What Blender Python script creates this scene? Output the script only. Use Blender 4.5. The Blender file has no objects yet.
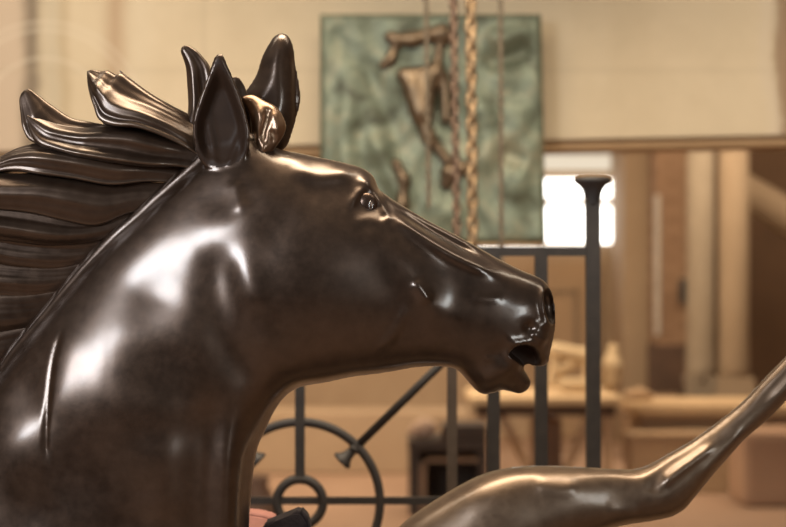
import bpy, bmesh, math, random
import numpy as np
from mathutils import Vector, Matrix
random.seed(4); rng = np.random.RandomState(4)
SC = bpy.context.scene
COL = SC.collection
F32 = np.float32
# ------------------------------------------------------------------ geometry of the place
D0 = 3.71            # distance from the camera to the horse's mid plane (m)
K = .002 / D0        # metres per traced unit per metre of depth
ZC = 1.5             # eye height

def P(px, py, d, q=0.0):
    return Vector(((px - 393) * K * d, d - D0 - q * K * d, ZC + (263.5 - py) * K * d))

# ------------------------------------------------------------------ materials
def newmat(name):
    m = bpy.data.materials.new(name); m.use_nodes = True
    nt = m.node_tree; b = nt.nodes['Principled BSDF']
    return m, nt, b
def N(nt, t, **kw):
    n = nt.nodes.new(t)
    for k, v in kw.items(): setattr(n, k, v)
    return n
def ramp(nt, stops):
    r = N(nt, 'ShaderNodeValToRGB'); e = r.color_ramp.elements
    while len(e) < len(stops): e.new(.5)
    for i, (p, c) in enumerate(stops):
        e[i].position = p; e[i].color = (*c, 1)
    return r
def noise(nt, scale, detail=4, rough=.55, vec=None):
    n = N(nt, 'ShaderNodeTexNoise'); n.inputs['Scale'].default_value = scale
    n.inputs['Detail'].default_value = detail; n.inputs['Roughness'].default_value = rough
    if vec is not None: nt.links.new(vec, n.inputs['Vector'])
    return n
def simple(name, c1, c2=None, rough=.8, metal=0., scale=6., bump=.0, stretch=(1, 1, 1)):
    m, nt, b = newmat(name)
    geo = N(nt, 'ShaderNodeNewGeometry')
    mp = N(nt, 'ShaderNodeMapping'); mp.inputs['Scale'].default_value = stretch
    nt.links.new(geo.outputs['Position'], mp.inputs['Vector'])
    n = noise(nt, scale, vec=mp.outputs['Vector'])
    c2 = c2 or tuple(x * .75 for x in c1)
    r = ramp(nt, [(.3, c1), (.7, c2)])
    nt.links.new(n.outputs['Fac'], r.inputs['Fac']); nt.links.new(r.outputs['Color'], b.inputs['Base Color'])
    b.inputs['Roughness'].default_value = rough; b.inputs['Metallic'].default_value = metal
    if bump:
        bp = N(nt, 'ShaderNodeBump'); bp.inputs['Strength'].default_value = bump; bp.inputs['Distance'].default_value = .01
        nt.links.new(n.outputs['Fac'], bp.inputs['Height']); nt.links.new(bp.outputs['Normal'], b.inputs['Normal'])
    return m

def bronze(name, dark, mid, edge, r0=.27, r1=.42, edge_amt=1.0, coat=.0, metal=.8):
    m, nt, b = newmat(name)
    geo = N(nt, 'ShaderNodeNewGeometry')
    n1 = noise(nt, 5, 5, .6, geo.outputs['Position'])
    n2 = noise(nt, 42, 4, .6, geo.outputs['Position'])
    n3 = noise(nt, 160, 3, .6, geo.outputs['Position'])
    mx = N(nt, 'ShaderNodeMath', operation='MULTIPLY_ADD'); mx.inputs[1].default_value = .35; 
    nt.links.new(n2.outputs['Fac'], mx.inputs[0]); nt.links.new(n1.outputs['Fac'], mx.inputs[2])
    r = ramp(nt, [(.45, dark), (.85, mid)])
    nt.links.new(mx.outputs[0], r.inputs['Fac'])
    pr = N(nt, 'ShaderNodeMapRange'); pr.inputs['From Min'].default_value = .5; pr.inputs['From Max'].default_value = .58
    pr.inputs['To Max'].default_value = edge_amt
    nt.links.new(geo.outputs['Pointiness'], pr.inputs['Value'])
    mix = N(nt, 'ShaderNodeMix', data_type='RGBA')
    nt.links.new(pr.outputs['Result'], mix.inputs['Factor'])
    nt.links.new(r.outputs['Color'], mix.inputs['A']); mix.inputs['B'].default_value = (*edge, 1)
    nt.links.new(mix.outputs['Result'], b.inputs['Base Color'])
    rr = N(nt, 'ShaderNodeMapRange'); rr.inputs['From Min'].default_value = .3; rr.inputs['From Max'].default_value = .7
    rr.inputs['To Min'].default_value = r0; rr.inputs['To Max'].default_value = r1
    nt.links.new(n2.outputs['Fac'], rr.inputs['Value']); nt.links.new(rr.outputs['Result'], b.inputs['Roughness'])
    b.inputs['Metallic'].default_value = metal
    b.inputs['Coat Weight'].default_value = coat; b.inputs['Coat IOR'].default_value = 1.58
    cr = N(nt, 'ShaderNodeMapRange'); cr.inputs['From Min'].default_value = .35; cr.inputs['From Max'].default_value = .65
    cr.inputs['To Min'].default_value = .18; cr.inputs['To Max'].default_value = .27
    nt.links.new(n1.outputs['Fac'], cr.inputs['Value']); nt.links.new(cr.outputs['Result'], b.inputs['Coat Roughness'])
    bp = N(nt, 'ShaderNodeBump'); bp.inputs['Strength'].default_value = .05; bp.inputs['Distance'].default_value = .002
    nt.links.new(n3.outputs['Fac'], bp.inputs['Height'])
    bp2 = N(nt, 'ShaderNodeBump'); bp2.inputs['Strength'].default_value = .05; bp2.inputs['Distance'].default_value = .006
    nt.links.new(n2.outputs['Fac'], bp2.inputs['Height']); nt.links.new(bp.outputs['Normal'], bp2.inputs['Normal'])
    nt.links.new(bp2.outputs['Normal'], b.inputs['Normal'])
    return m

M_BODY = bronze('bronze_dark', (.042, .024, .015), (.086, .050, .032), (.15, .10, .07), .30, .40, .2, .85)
M_DARK = simple('bronze_recess_shade', (.030, .016, .010), (.042, .023, .014), .55, .0, 20); M_DARK.node_tree.nodes['Principled BSDF'].inputs['Specular IOR Level'].default_value = .2  # shade of the mouth, nostril and ear hollows put into the colour
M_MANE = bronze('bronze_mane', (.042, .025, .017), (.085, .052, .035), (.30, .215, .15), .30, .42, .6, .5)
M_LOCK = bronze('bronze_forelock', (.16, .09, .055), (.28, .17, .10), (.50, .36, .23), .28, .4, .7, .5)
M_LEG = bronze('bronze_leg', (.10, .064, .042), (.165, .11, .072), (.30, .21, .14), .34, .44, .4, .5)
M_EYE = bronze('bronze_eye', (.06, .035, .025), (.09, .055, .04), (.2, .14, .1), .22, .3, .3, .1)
M_CHROME = simple('polished_ring', (.55, .55, .55), (.45, .46, .48), .22, 1.0)
M_IRON = simple('iron_paint', (.028, .023, .021), (.043, .035, .031), .6, .0, 30, .1)
M_IRON_BROWN = simple('iron_brown', (.085, .062, .046), (.11, .08, .06), .6, .2, 30, .1)

# ------------------------------------------------------------------ object helpers
def link(o, parent=None):
    COL.objects.link(o)
    if parent is not None: o.parent = parent
    return o
def tag(o, label, cat, group=None):
    o['label'] = label; o['category'] = cat
    if group: o['group'] = group
    return o
def struct(o):
    o['kind'] = 'structure'; return o
def empty(name, loc, label, cat, group=None):
    o = bpy.data.objects.new(name, None); o.location = loc; o.empty_display_size = .05
    link(o); tag(o, label, cat, group); return o
def from_data(name, V, Fc, mat, parent=None, smooth=True):
    me = bpy.data.meshes.new(name)
    V = np.asarray(V, dtype=np.float64)
    if parent is not None: V = V - np.array(parent.location)
    me.from_pydata(V.tolist(), [], [list(map(int, f)) for f in Fc]); me.update()
    if smooth: me.polygons.foreach_set('use_smooth', [True] * len(me.polygons))
    me.materials.append(mat)
    return link(bpy.data.objects.new(name, me), parent)
def from_bm(name, bm, mat, parent=None, smooth=False):
    bmesh.ops.recalc_face_normals(bm, faces=bm.faces[:])
    me = bpy.data.meshes.new(name)
    if parent is not None: bmesh.ops.translate(bm, verts=bm.verts[:], vec=-Vector(parent.location))
    bm.to_mesh(me); bm.free()
    if smooth:
        for p in me.polygons: p.use_smooth = True
    me.materials.append(mat)
    return link(bpy.data.objects.new(name, me), parent)
def box(bm, c, s, bev=0.0, rot=None):
    r = bmesh.ops.create_cube(bm, size=1.0); vs = r['verts']
    bmesh.ops.scale(bm, vec=Vector(s), verts=vs)
    if bev:
        es = list({e for v in vs for e in v.link_edges})
        b = bmesh.ops.bevel(bm, geom=es, offset=bev, segments=2, affect='EDGES', profile=.6)
        vs = list({v for f in b['faces'] for v in f.verts} | {v for v in vs if v.is_valid})
        vs = [v for v in vs if v.is_valid]
    if rot is not None: bmesh.ops.rotate(bm, cent=(0, 0, 0), matrix=rot, verts=vs)
    bmesh.ops.translate(bm, vec=Vector(c), verts=vs)
    return vs
def pbox(bm, x0, y0, x1, y1, d, depth, bev=0.0):
    """box whose front face spans the traced rectangle at distance d and goes back by depth"""
    a = P(x0, y1, d); b = P(x1, y0, d)
    return box(bm, ((a.x + b.x) / 2, a.y + depth / 2, (a.z + b.z) / 2), (b.x - a.x, depth, b.z - a.z), bev)
def tube(bm, pts, rads, seg=16, cap=True, square=False):
    pts = [Vector(p) for p in pts]; rings = []
    up0 = Vector((0, 1, 0))
    for i, p in enumerate(pts):
        t = (pts[min(i + 1, len(pts) - 1)] - pts[max(i - 1, 0)]).normalized()
        a = up0 if abs(t.dot(up0)) < .95 else Vector((1, 0, 0))
        n = (a - t * a.dot(t)).normalized(); b = t.cross(n)
        r = rads[i] if hasattr(rads, '__len__') else rads
        k = seg; off = 0
        if square: k = 4; off = math.pi / 4; r *= math.sqrt(2)
        rings.append([bm.verts.new(p + n * r * math.cos(off + 2 * math.pi * j / k) + b * r * math.sin(off + 2 * math.pi * j / k)) for j in range(k)])
    k = len(rings[0])
    for A, B in zip(rings, rings[1:]):
        for j in range(k): bm.faces.new((A[j], A[(j + 1) % k], B[(j + 1) % k], B[j]))
    if cap: bm.faces.new(rings[0][::-1]); bm.faces.new(rings[-1])
def torus(bm, c, R, w, dep, seg=64, sec=8, axis='Y'):
    """flat ring standing in the XZ plane; w radial half width, dep half depth"""
    rings = []
    for i in range(seg):
        a = 2 * math.pi * i / seg
        ring = []
        for j in range(sec):
            b = 2 * math.pi * (j + .5) / sec
            sx = max(-.75, min(.75, math.cos(b))) / .75; sy = max(-.75, min(.75, math.sin(b))) / .75
            rr = R + w * sx
            ring.append(bm.verts.new(Vector(c) + Vector((rr * math.cos(a), dep * sy, rr * math.sin(a)))))
        rings.append(ring)
    for i in range(seg):
        A = rings[i]; B = rings[(i + 1) % seg]
        for j in range(sec): bm.faces.new((A[j], A[(j + 1) % sec], B[(j + 1) % sec], B[j]))
def lathe(bm, c, prof, seg=28, axis=Vector((0, 0, 1))):
    """prof: list of (radius, along)"""
    axis = axis.normalized(); a = Vector((0, 1, 0)) if abs(axis.y) < .9 else Vector((1, 0, 0))
    n = (a - axis * a.dot(axis)).normalized(); b = axis.cross(n)
    rings = [[bm.verts.new(Vector(c) + axis * z + n * r * math.cos(2 * math.pi * j / seg) + b * r * math.sin(2 * math.pi * j / seg)) for j in range(seg)] for r, z in prof]
    for A, B in zip(rings, rings[1:]):
        for j in range(seg): bm.faces.new((A[j], A[(j + 1) % seg], B[(j + 1) % seg], B[j]))
    bm.faces.new(rings[0][::-1]); bm.faces.new(rings[-1])

# ------------------------------------------------------------------ sculpting tools (numpy)
def sstep(a, b, x):
    t = np.clip((x - a) / (b - a), 0, 1); return t * t * (3 - 2 * t)
def catmull(pts, closed=True, n=6):
    p = np.array(pts, dtype=np.float64); m = len(p); out = []
    for i in range(m if closed else m - 1):
        if closed: a, b, c, d = p[(i - 1) % m], p[i], p[(i + 1) % m], p[(i + 2) % m]
        else: a, b, c, d = p[max(i - 1, 0)], p[i], p[i + 1], p[min(i + 2, m - 1)]
        for t in np.arange(n) / n:
            # centripetal-like tension keeps uneven spacing from overshooting
            l = np.linalg.norm(c - b) + 1e-6
            t0 = (c - a) * l / (np.linalg.norm(c - b) + np.linalg.norm(b - a) + 1e-6)
            t1 = (d - b) * l / (np.linalg.norm(d - c) + np.linalg.norm(c - b) + 1e-6)
            h = t * t * (3 - 2 * t)
            out.append(b * (1 - h) + c * h + t0 * (t * (1 - t) ** 2) - t1 * (t * t * (1 - t)))
    if not closed: out.append(p[-1])
    return np.array(out)
def seg_dist(X, Y, A, B):
    dx, dy = B[0] - A[0], B[1] - A[1]
    L = dx * dx + dy * dy + 1e-9
    t = np.clip(((X - A[0]) * dx + (Y - A[1]) * dy) / L, 0, 1)
    return np.sqrt((X - A[0] - t * dx) ** 2 + (Y - A[1] - t * dy) ** 2), t
def signed(X, Y, poly):
    d = np.full(X.shape, 1e9, F32); ins = np.zeros(X.shape, bool)
    n = len(poly)
    for i in range(n):
        A, B = poly[i], poly[(i + 1) % n]
        dd, _ = seg_dist(X, Y, A, B); d = np.minimum(d, dd)
        if A[1] != B[1]:
            c = (A[1] > Y) != (B[1] > Y)
            ins ^= c & (X < (B[0] - A[0]) * (Y - A[1]) / (B[1] - A[1]) + A[0])
    return np.where(ins, d, -d).astype(F32)
def blur(A, s):
    if s <= 0: return A
    r = int(3 * s + 1); k = np.exp(-.5 * (np.arange(-r, r + 1) / s) ** 2); k /= k.sum()
    for ax in (0, 1):
        pad = [(0, 0), (0, 0)]; pad[ax] = (r, r)
        Q = np.pad(A, pad, mode='edge'); out = np.zeros_like(A)
        for i, w in enumerate(k):
            sl = [slice(None), slice(None)]; sl[ax] = slice(i, i + A.shape[ax]); out += F32(w) * Q[tuple(sl)]
        A = out
    return A
def poisson(sd, step, src):
    U = None
    for f in (16, 8, 4, 2, 1):
        m = sd[::f, ::f] > 0; h = step * f
        if U is None: U = np.zeros(m.shape, F32); it = 600
        else:
            V = np.repeat(np.repeat(U, 2, 0), 2, 1)
            V = np.pad(V, ((0, max(0, m.shape[0] - V.shape[0])), (0, max(0, m.shape[1] - V.shape[1]))), mode='edge')[:m.shape[0], :m.shape[1]]
            U = V * m; it = {8: 400, 4: 250, 2: 150, 1: 80}[f]
        s = src * h * h
        for _ in range(it):
            Q = np.pad(U, 1)
            U = .25 * (Q[2:, 1:-1] + Q[:-2, 1:-1] + Q[1:-1, 2:] + Q[1:-1, :-2] + s) * m
    return U
def strokes_sum(X, Y, strokes):
    B = np.zeros(X.shape, F32)
    for s in strokes:
        pts, sig, amp = s[0], s[1], s[2]
        comp = s[3] if len(s) > 3 else .977
        fade = s[4] if len(s) > 4 else .25
        p = np.array(pts, float)
        p = np.stack([393 + (p[:, 0] - 393) * comp, 263.5 + (p[:, 1] - 263.5) * comp], 1)
        if len(p) > 2: p = catmull(p, False, 5)
        lo = p.min(0) - 3.2 * sig; hi = p.max(0) + 3.2 * sig
        i0, i1 = np.searchsorted(X[:, 0], [lo[0], hi[0]]); j0, j1 = np.searchsorted(Y[0], [lo[1], hi[1]])
        if i1 <= i0 or j1 <= j0: continue
        x = X[i0:i1, j0:j1]; y = Y[i0:i1, j0:j1]
        D = np.full(x.shape, 1e9); T = np.zeros(x.shape)
        if len(p) == 1:
            D = np.hypot(x - p[0, 0], y - p[0, 1]); W = 1.
        else:
            L = np.r_[0, np.cumsum(np.linalg.norm(np.diff(p, axis=0), axis=1))]
            for k in range(len(p) - 1):
                d, t = seg_dist(x, y, p[k], p[k + 1]); c = d < D
                D = np.where(c, d, D); T = np.where(c, (L[k] + t * (L[k + 1] - L[k])) / L[-1], T)
            W = sstep(0, fade, T) * sstep(0, fade, 1 - T) if fade > 0 else 1.
            W = .15 + .85 * W if fade > 0 else 1.
        B[i0:i1, j0:j1] += (amp * W * np.exp(-.5 * (D / sig) ** 2)).astype(F32)
    return B
def smin(a, b, k):
    h = np.clip(.5 + .5 * (b - a) / k, 0, 1); return b + (a - b) * h - k * h * (1 - h)
def smax(a, b, k): return -smin(-a, -b, k)
def surface_nets(Fv, o, s):
    S = Fv < 0
    nx, ny, nz = [n - 1 for n in Fv.shape]
    cnt = np.zeros((nx, ny, nz), np.int8); cor = [(i, j, k) for i in (0, 1) for j in (0, 1) for k in (0, 1)]
    for i, j, k in cor: cnt += S[i:i + nx, j:j + ny, k:k + nz]
    I = np.nonzero((cnt > 0) & (cnt < 8)); n = len(I[0])
    idx = np.full((nx, ny, nz), -1, np.int32); idx[I] = np.arange(n)
    val = {c: Fv[I[0] + c[0], I[1] + c[1], I[2] + c[2]].astype(np.float64) for c in cor}
    acc = np.zeros((n, 3)); num = np.zeros(n)
    for a in cor:
        for ax in range(3):
            if a[ax] == 0:
                b = list(a); b[ax] = 1; b = tuple(b)
                va, vb = val[a], val[b]; c = (va < 0) != (vb < 0)
                t = np.where(c, va / np.where(c, va - vb, 1), 0)
                pt = np.tile(np.array(a, float), (n, 1)); pt[:, ax] += t
                acc[c] += pt[c]; num[c] += 1
    V = (np.stack(I, 1) + acc / num[:, None]) * s + np.array(o)
    Fs = []
    for ax in range(3):
        o1, o2 = [(1, 2), (2, 0), (0, 1)][ax]
        sl0 = [slice(1, -1)] * 3; sl1 = [slice(1, -1)] * 3
        sl0[ax] = slice(0, -1); sl1[ax] = slice(1, None)
        E = S[tuple(sl0)] != S[tuple(sl1)]; dirn = S[tuple(sl0)][E]
        G = np.stack(np.nonzero(E), 1); G[:, o1] += 1; G[:, o2] += 1
        def at(d1, d2):
            H = G.copy(); H[:, o1] += d1; H[:, o2] += d2; return idx[H[:, 0], H[:, 1], H[:, 2]]
        q = np.stack([at(-1, -1), at(0, -1), at(0, 0), at(-1, 0)], 1)
        q[~dirn] = q[~dirn][:, ::-1]
        Fs.append(q)
    Q = np.concatenate(Fs); Q = Q[(Q >= 0).all(1)]
    return V, Q
def taubin(V, Q, it=3, lam=.5, mu=-.52):
    n = len(V); E = np.concatenate([Q[:, [0, 1]], Q[:, [1, 2]], Q[:, [2, 3]], Q[:, [3, 0]]])
    E = np.concatenate([E, E[:, ::-1]])
    deg = np.bincount(E[:, 0], minlength=n).astype(float)[:, None]
    for _ in range(it):
        for w in (lam, mu):
            A = np.stack([np.bincount(E[:, 0], V[E[:, 1], c], n) for c in range(3)], 1) / deg
            V = V + w * (A - V)
    return V
def height_map(poly, X, Y, step, cfun, strokes, sigma=1.0):
    sd = signed(X, Y, poly)
    U = poisson(sd, step, F32(2.6))
    ok = (sd > 3).astype(F32); g = np.where(sd > 3, U / np.maximum(sd, 1), 0)
    ge = blur(g * ok, 3) / np.maximum(blur(ok, 3), 1e-4)
    w = sstep(3, 8, sd); ratio = np.where(sd > 3, w * g + (1 - w) * ge, ge)
    ratio = np.maximum(ratio, 5)
    U = ratio * sd * cfun(X, Y)
    h = np.sqrt(np.maximum(U, 0)) + (strokes_sum(X, Y, [q for q in strokes if q[1] < 8]) + blur(strokes_sum(X, Y, [q for q in strokes if q[1] >= 8]), 8 / step)) * sstep(0, 10, sd)
    h = np.maximum(h, np.sqrt(np.maximum(U, 0)) * .25)
    h = np.where(sd > 2, blur(h, sigma), h)
    return np.where(sd > 0, h * h, U).astype(F32), sd
def field3(H, q):
    return ((q[None, None, :] ** 2 - H[:, :, None]) / (2 * np.sqrt(np.maximum(np.maximum(H, 0)[:, :, None], q[None, None, :] ** 2)) + 8)).astype(F32)
def to_world(V, d):
    s = K * d
    return np.stack([(V[:, 0] - 393) * s, (d - D0) - V[:, 2] * s, ZC + (263.5 - V[:, 1]) * s], 1)

#==HORSE==
# ================================================================== THE HORSE
STEP = 1.6
seam = [(0, 361), (8, 349), (20, 334), (39, 312), (62, 284), (86, 256), (110, 231), (133, 211), (150, 195), (167, 180), (183, 166), (197, 153)]
body_poly = [(-165, 690), (-160, 600), (-110, 505), (-50, 421)] + seam + [
    (207, 141), (225, 133), (245, 131), (262, 138), (278, 148.6), (297, 152.5), (318, 157), (335, 160.5), (349, 164), (360, 167.3), (369, 172), (374.6, 178),
    (378.5, 188), (382, 191.5), (394.5, 200.5), (410, 210), (430, 221.5), (453, 233.5), (477, 246.5), (499, 259), (522, 270.5), (538, 277),
    (546, 283), (552, 293.5), (555, 307), (555.5, 320), (554.5, 331), (552, 344), (549.5, 355), (548, 362), (543, 366), (534, 366), (527, 364.5),
    (523.5, 368), (527.5, 375), (530.5, 381), (529.5, 387), (525, 391.5), (519, 393.6), (511, 391.8), (502, 390.2), (493, 393), (483, 394), (475, 389.5), (465, 378), (457, 370),
    (448, 367), (432, 366.5), (414, 367.5), (395, 371), (375, 374), (354, 376.5), (325, 382.5), (304, 386), (293, 390.5), (283, 399),
    (274, 412), (265, 431), (258, 447), (254, 468), (251.4, 493), (249, 527), (248, 560), (252, 610), (262, 690)]
poly = catmull(body_poly, True, 5)
xs = np.arange(-180, 572, STEP); ys = np.arange(18, 704, STEP); qs = np.arange(-82, 82.1, STEP)
X, Y = np.meshgrid(xs, ys, indexing='ij'); X = X.astype(F32); Y = Y.astype(F32)
def cfun(x, y): return np.interp(x, [-200, 120, 220, 300, 400, 470, 560], [.20, .20, .22, .25, .27, .33, .42]).astype(F32)
ST = [
    # forehead plate and brow
    ([(290, 163), (303, 171), (320, 176), (340, 173), (357, 170)], 6, 4),
    ([(300, 185), (330, 192), (350, 190)], 14, -4),
    # cheek plate (round masseter) and its rear rim
    ([(300, 275)], 48, 6),
    ([(330, 320)], 44, 2),
    ([(246, 248), (245, 266), (252, 288), (264, 310)], 8, 4.5),
    ([(262, 325), (270, 350), (285, 368), (310, 374)], 9, 4),
    ([(226, 240), (222, 265), (224, 305), (236, 345), (262, 385)], 14, -7),
    # ridges that run from the ear base to the throat latch
    ([(288, 180), (268, 202), (245, 222), (218, 233), (196, 243)], 12, 2.8),
    ([(233, 178), (238, 195), (244, 214)], 5, 1.8),
    ([(213, 192), (222, 207)], 10, -2), ([(256, 192), (251, 206)], 8, -2.5),
    ([(300, 208), (278, 226), (260, 240)], 10, -3),
    # facial crest
    ([(386, 238), (402, 262), (417, 284), (428, 302), (438, 322)], 8, 5.5),
    ([(413, 279), (422, 291), (430, 304)], 4.0, 3.6),
    ([(376, 352), (392, 336), (402, 318), (408, 302)], 3.5, 2.2),
    ([(432, 255), (455, 285), (470, 305)], 12, -4),
    # nose: dark flat top, ridge below it
    ([(388, 201), (410, 215), (432, 229), (455, 242), (484, 257)], 4.2, -11, .99),
    ([(386, 208), (402, 222), (425, 238), (452, 255), (480, 268), (505, 279)], 4.6, 6.5, .985),
    ([(470, 298), (490, 299), (505, 298)], 3, 1.2),
    # eye region: socket, upper lid fold, lower lid, brow
    ([(367, 206)], 14, -6.5),
    ([(349, 214), (355, 201), (362, 192), (370, 189), (376, 196)], 2.8, 4.5, 1, .4),
    ([(357, 189), (363, 183.5), (371, 184), (378, 196), (384, 211), (391, 226)], 3.8, 7, 1),
    ([(380, 190), (386, 205), (394, 220)], 3, -4, 1),
    ([(352, 219), (361, 222), (371, 220), (381, 223), (390, 230)], 3.6, 1.6, 1),
    ([(377, 203), (382, 212), (387, 221)], 3.2, -4.5, 1),
    ([(374, 234), (383, 238)], 9, 2.5),
    # muzzle
    ([(546, 283), (541.5, 294), (541.5, 308), (545, 320), (550, 326), (555, 329)], 2.4, 5, 1, 0),
    ([(528, 330), (536, 336), (546, 343)], 3.2, 4.5, 1),
    ([(537, 318), (545, 333), (551, 340)], 5, 4, 1),
    ([(523, 323), (531, 331)], 3.5, -4, 1),
    ([(530, 300), (534, 312)], 12, 4, 1),
    ([(505, 335), (512, 342), (528, 341), (544, 352)], 3, 3.5, 1),
    ([(505, 347), (508, 353), (517, 360), (524, 369)], 3, 3, 1),
    ([(500, 352)], 6, -3), ([(487, 357), (490, 362)], 2, 1.8),
    ([(478, 385), (490, 380), (505, 372), (515, 376)], 7, 4),
    ([(470, 360), (485, 366)], 8, -3), ([(512, 392), (512, 382)], 3, -2.5, 1),
    ([(430, 340), (460, 345)], 14, -2),
    # neck
    ([(63, 331), (57, 356), (54, 385), (52.5, 410), (51.5, 440), (53, 458)], 1.7, -2.2, .977, .12),
    ([(74, 325), (68, 355), (65, 385), (63, 420)], 8, 2.6, .977, .2),
    ([(110, 382)], 50, 11), ([(150, 300)], 18, -3),
    ([(20, 440)], 26, 6), ([(30, 375), (28, 415)], 12, -3),
    ([(12, 520), (60, 500)], 22, -4), ([(100, 470)], 40, -4),
    ([(240, 390), (234, 430), (231, 475), (228, 600)], 9, 20, .977, .4), ([(214, 390), (207, 430), (204, 475), (203, 600)], 14, -7, .977, .15),
    ([(170, 430), (165, 520)], 22, 5), ([(170, 340), (160, 400)], 26, -4),
    ([(196, 258), (172, 285), (160, 312)], 24, -3.2),
    ([(150, 470), (140, 540)], 14, -3),
    # rim where the neck meets the mane
    ([(s[0] + 3, s[1] + 3.5) for s in seam], 2.0, 6.5, 1, 0),
    ([(s[0] + 9, s[1] + 9.5) for s in seam], 4, -2.5, 1, 0),
]
H, SD = height_map(poly, X, Y, STEP, cfun, ST, .8)
# open mouth: hollow both sides, a thin tongue wall stays in the middle
mouth = catmull([(507.5, 352.5), (511, 347.5), (516, 344.5), (523, 343.5), (531, 346.5), (536.5, 353), (539, 361), (535, 368), (524, 368), (517, 361), (511, 356.5)], True, 5)
Mm = sstep(-1.2, 2.2, signed(X, Y, mouth))
H = (np.where(SD > 0, H * (1 - Mm) + Mm * np.minimum(H, 6), H)).astype(F32)
eye_h = {}
def h_at(x, y): return math.sqrt(max(0, H[int((x - xs[0]) / STEP), int((y - ys[0]) / STEP)]))
FLD = field3(H, qs.astype(F32))
# ears
def ear(pts, qfun, front, back):
    pl = catmull(pts, True, 5); lo = pl.min(0) - 14; hi = pl.max(0) + 14
    i0, i1 = np.searchsorted(xs, [lo[0], hi[0]]); j0, j1 = np.searchsorted(ys, [lo[1], hi[1]])
    x = X[i0:i1, j0:j1]; y = Y[i0:i1, j0:j1]; sd = signed(x, y, pl)
    s = np.maximum(blur(sd, 2.0), 0)
    rim = 4.0 * np.sqrt(np.minimum(s, 5) / 5) * (1 - .7 * sstep(148, 170, y))
    qf = qfun(x, y) + rim + front(x, y, s); qb = qfun(x, y) - rim + back(x, y, s)
    m = (qf + qb) / 2; t = np.maximum((qf - qb) / 2, 0); T = np.where(sd > 0, t * t, sd * 8)
    q = qs[None, None, :]
    f = ((q - m[:, :, None]) ** 2 - T[:, :, None]) / (2 * np.sqrt(np.maximum(T, 0))[:, :, None] + 6)
    FLD[i0:i1, j0:j1] = smin(FLD[i0:i1, j0:j1], f.astype(F32), 5.0)
near_ear = [(224, 58), (227, 59.5), (231, 69), (237, 83), (244, 101), (249.6, 119), (252.6, 133), (252.5, 146), (250, 158), (243, 168), (230, 173), (216, 171), (206, 166), (199.5, 154), (196.5, 140), (197, 124), (203, 104), (209.5, 87), (215.5, 70.5), (219.5, 60.5)]
ear(near_ear, lambda x, y: 33 + .10 * (165 - y) + .25 * (x - 224) * .0,
    lambda x, y, s: -15 * sstep(2, 13, s) * sstep(60, 95, y) * (1 - .75 * sstep(146, 168, y)) + 6 * np.exp(-.5 * (((x - 238) + .35 * (y - 150)) / 3.0) ** 2) * sstep(118, 150, y) * sstep(3, 10, s) + 3.5 * np.exp(-.5 * (((x - 214) - .18 * (y - 140)) / 3.0) ** 2) * sstep(95, 140, y) * sstep(3, 10, s),
    lambda x, y, s: -22 * sstep(1, 17, s) - 2)
far_ear = [(281, 32), (286, 33.5), (290, 38), (293, 46), (295, 60), (297.5, 74), (300, 90), (300, 104), (296.5, 119), (292, 133), (287, 146.5), (275, 156), (258, 158), (246, 150), (240, 130), (240, 108), (245, 92), (252, 82), (257, 72), (261.5, 57), (267.5, 45), (273.5, 36)]
far_ear = [(393 + (a_ - 393) * 1.018, 263.5 + (b_ - 263.5) * 1.018) for a_, b_ in far_ear]
ear(far_ear, lambda x, y: -32 - .08 * (150 - y),
    lambda x, y, s: 15 * sstep(-6, 22, s) - 4 * np.exp(-.5 * (((x - 294) - .02 * (y - 100)) / 1.8) ** 2) * sstep(50, 62, y),
    lambda x, y, s: 10 * sstep(4, 15, s))
# nostrils, both sides
def carve(c, r, rot, k):
    qx = qs[None, None, :]
    i0, i1 = np.searchsorted(xs, [c[0] - 30, c[0] + 30]); j0, j1 = np.searchsorted(ys, [c[1] - 35, c[1] + 35])
    for sgn in (1, -1):
        x = (X[i0:i1, j0:j1] - c[0])[:, :, None]; y = (Y[i0:i1, j0:j1] - c[1])[:, :, None]
        ca, sa = math.cos(rot), math.sin(rot)
        u = x * ca + y * sa; v = -x * sa + y * ca; w = qx - sgn * c[2]
        f = (np.sqrt((u / r[0]) ** 2 + (v / r[1]) ** 2 + (w / r[2]) ** 2) - 1) * min(r)
        FLD[i0:i1, j0:j1] = smax(FLD[i0:i1, j0:j1], -f.astype(F32), k)
carve((549.4, 306, 18), (8.2, 18.5, 17), -.17, 1.2)
V, Q = surface_nets(FLD, (xs[0], ys[0], qs[0]), STEP)
V = taubin(V, Q, 4)
del FLD
horse = empty('horse_statue', (0, 0, P(0, 684, D0).z), 'dark brown bronze horse head and neck with flowing mane, facing right with parted lips', 'horse statue')
WV = to_world(V, D0); WV[:, 2] = np.maximum(WV[:, 2], P(0, 684, D0).z)
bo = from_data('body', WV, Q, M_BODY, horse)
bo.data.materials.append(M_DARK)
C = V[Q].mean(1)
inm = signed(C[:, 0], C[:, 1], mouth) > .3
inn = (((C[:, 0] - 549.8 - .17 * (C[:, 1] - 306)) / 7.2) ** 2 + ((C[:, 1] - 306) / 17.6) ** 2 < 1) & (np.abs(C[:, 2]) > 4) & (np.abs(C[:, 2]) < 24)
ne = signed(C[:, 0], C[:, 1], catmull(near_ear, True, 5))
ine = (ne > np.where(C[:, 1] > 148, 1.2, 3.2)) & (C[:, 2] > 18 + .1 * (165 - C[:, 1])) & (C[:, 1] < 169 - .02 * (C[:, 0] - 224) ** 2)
bo.data.polygons.foreach_set('material_index', (inm | inn | ine).astype(np.int32))
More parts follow.
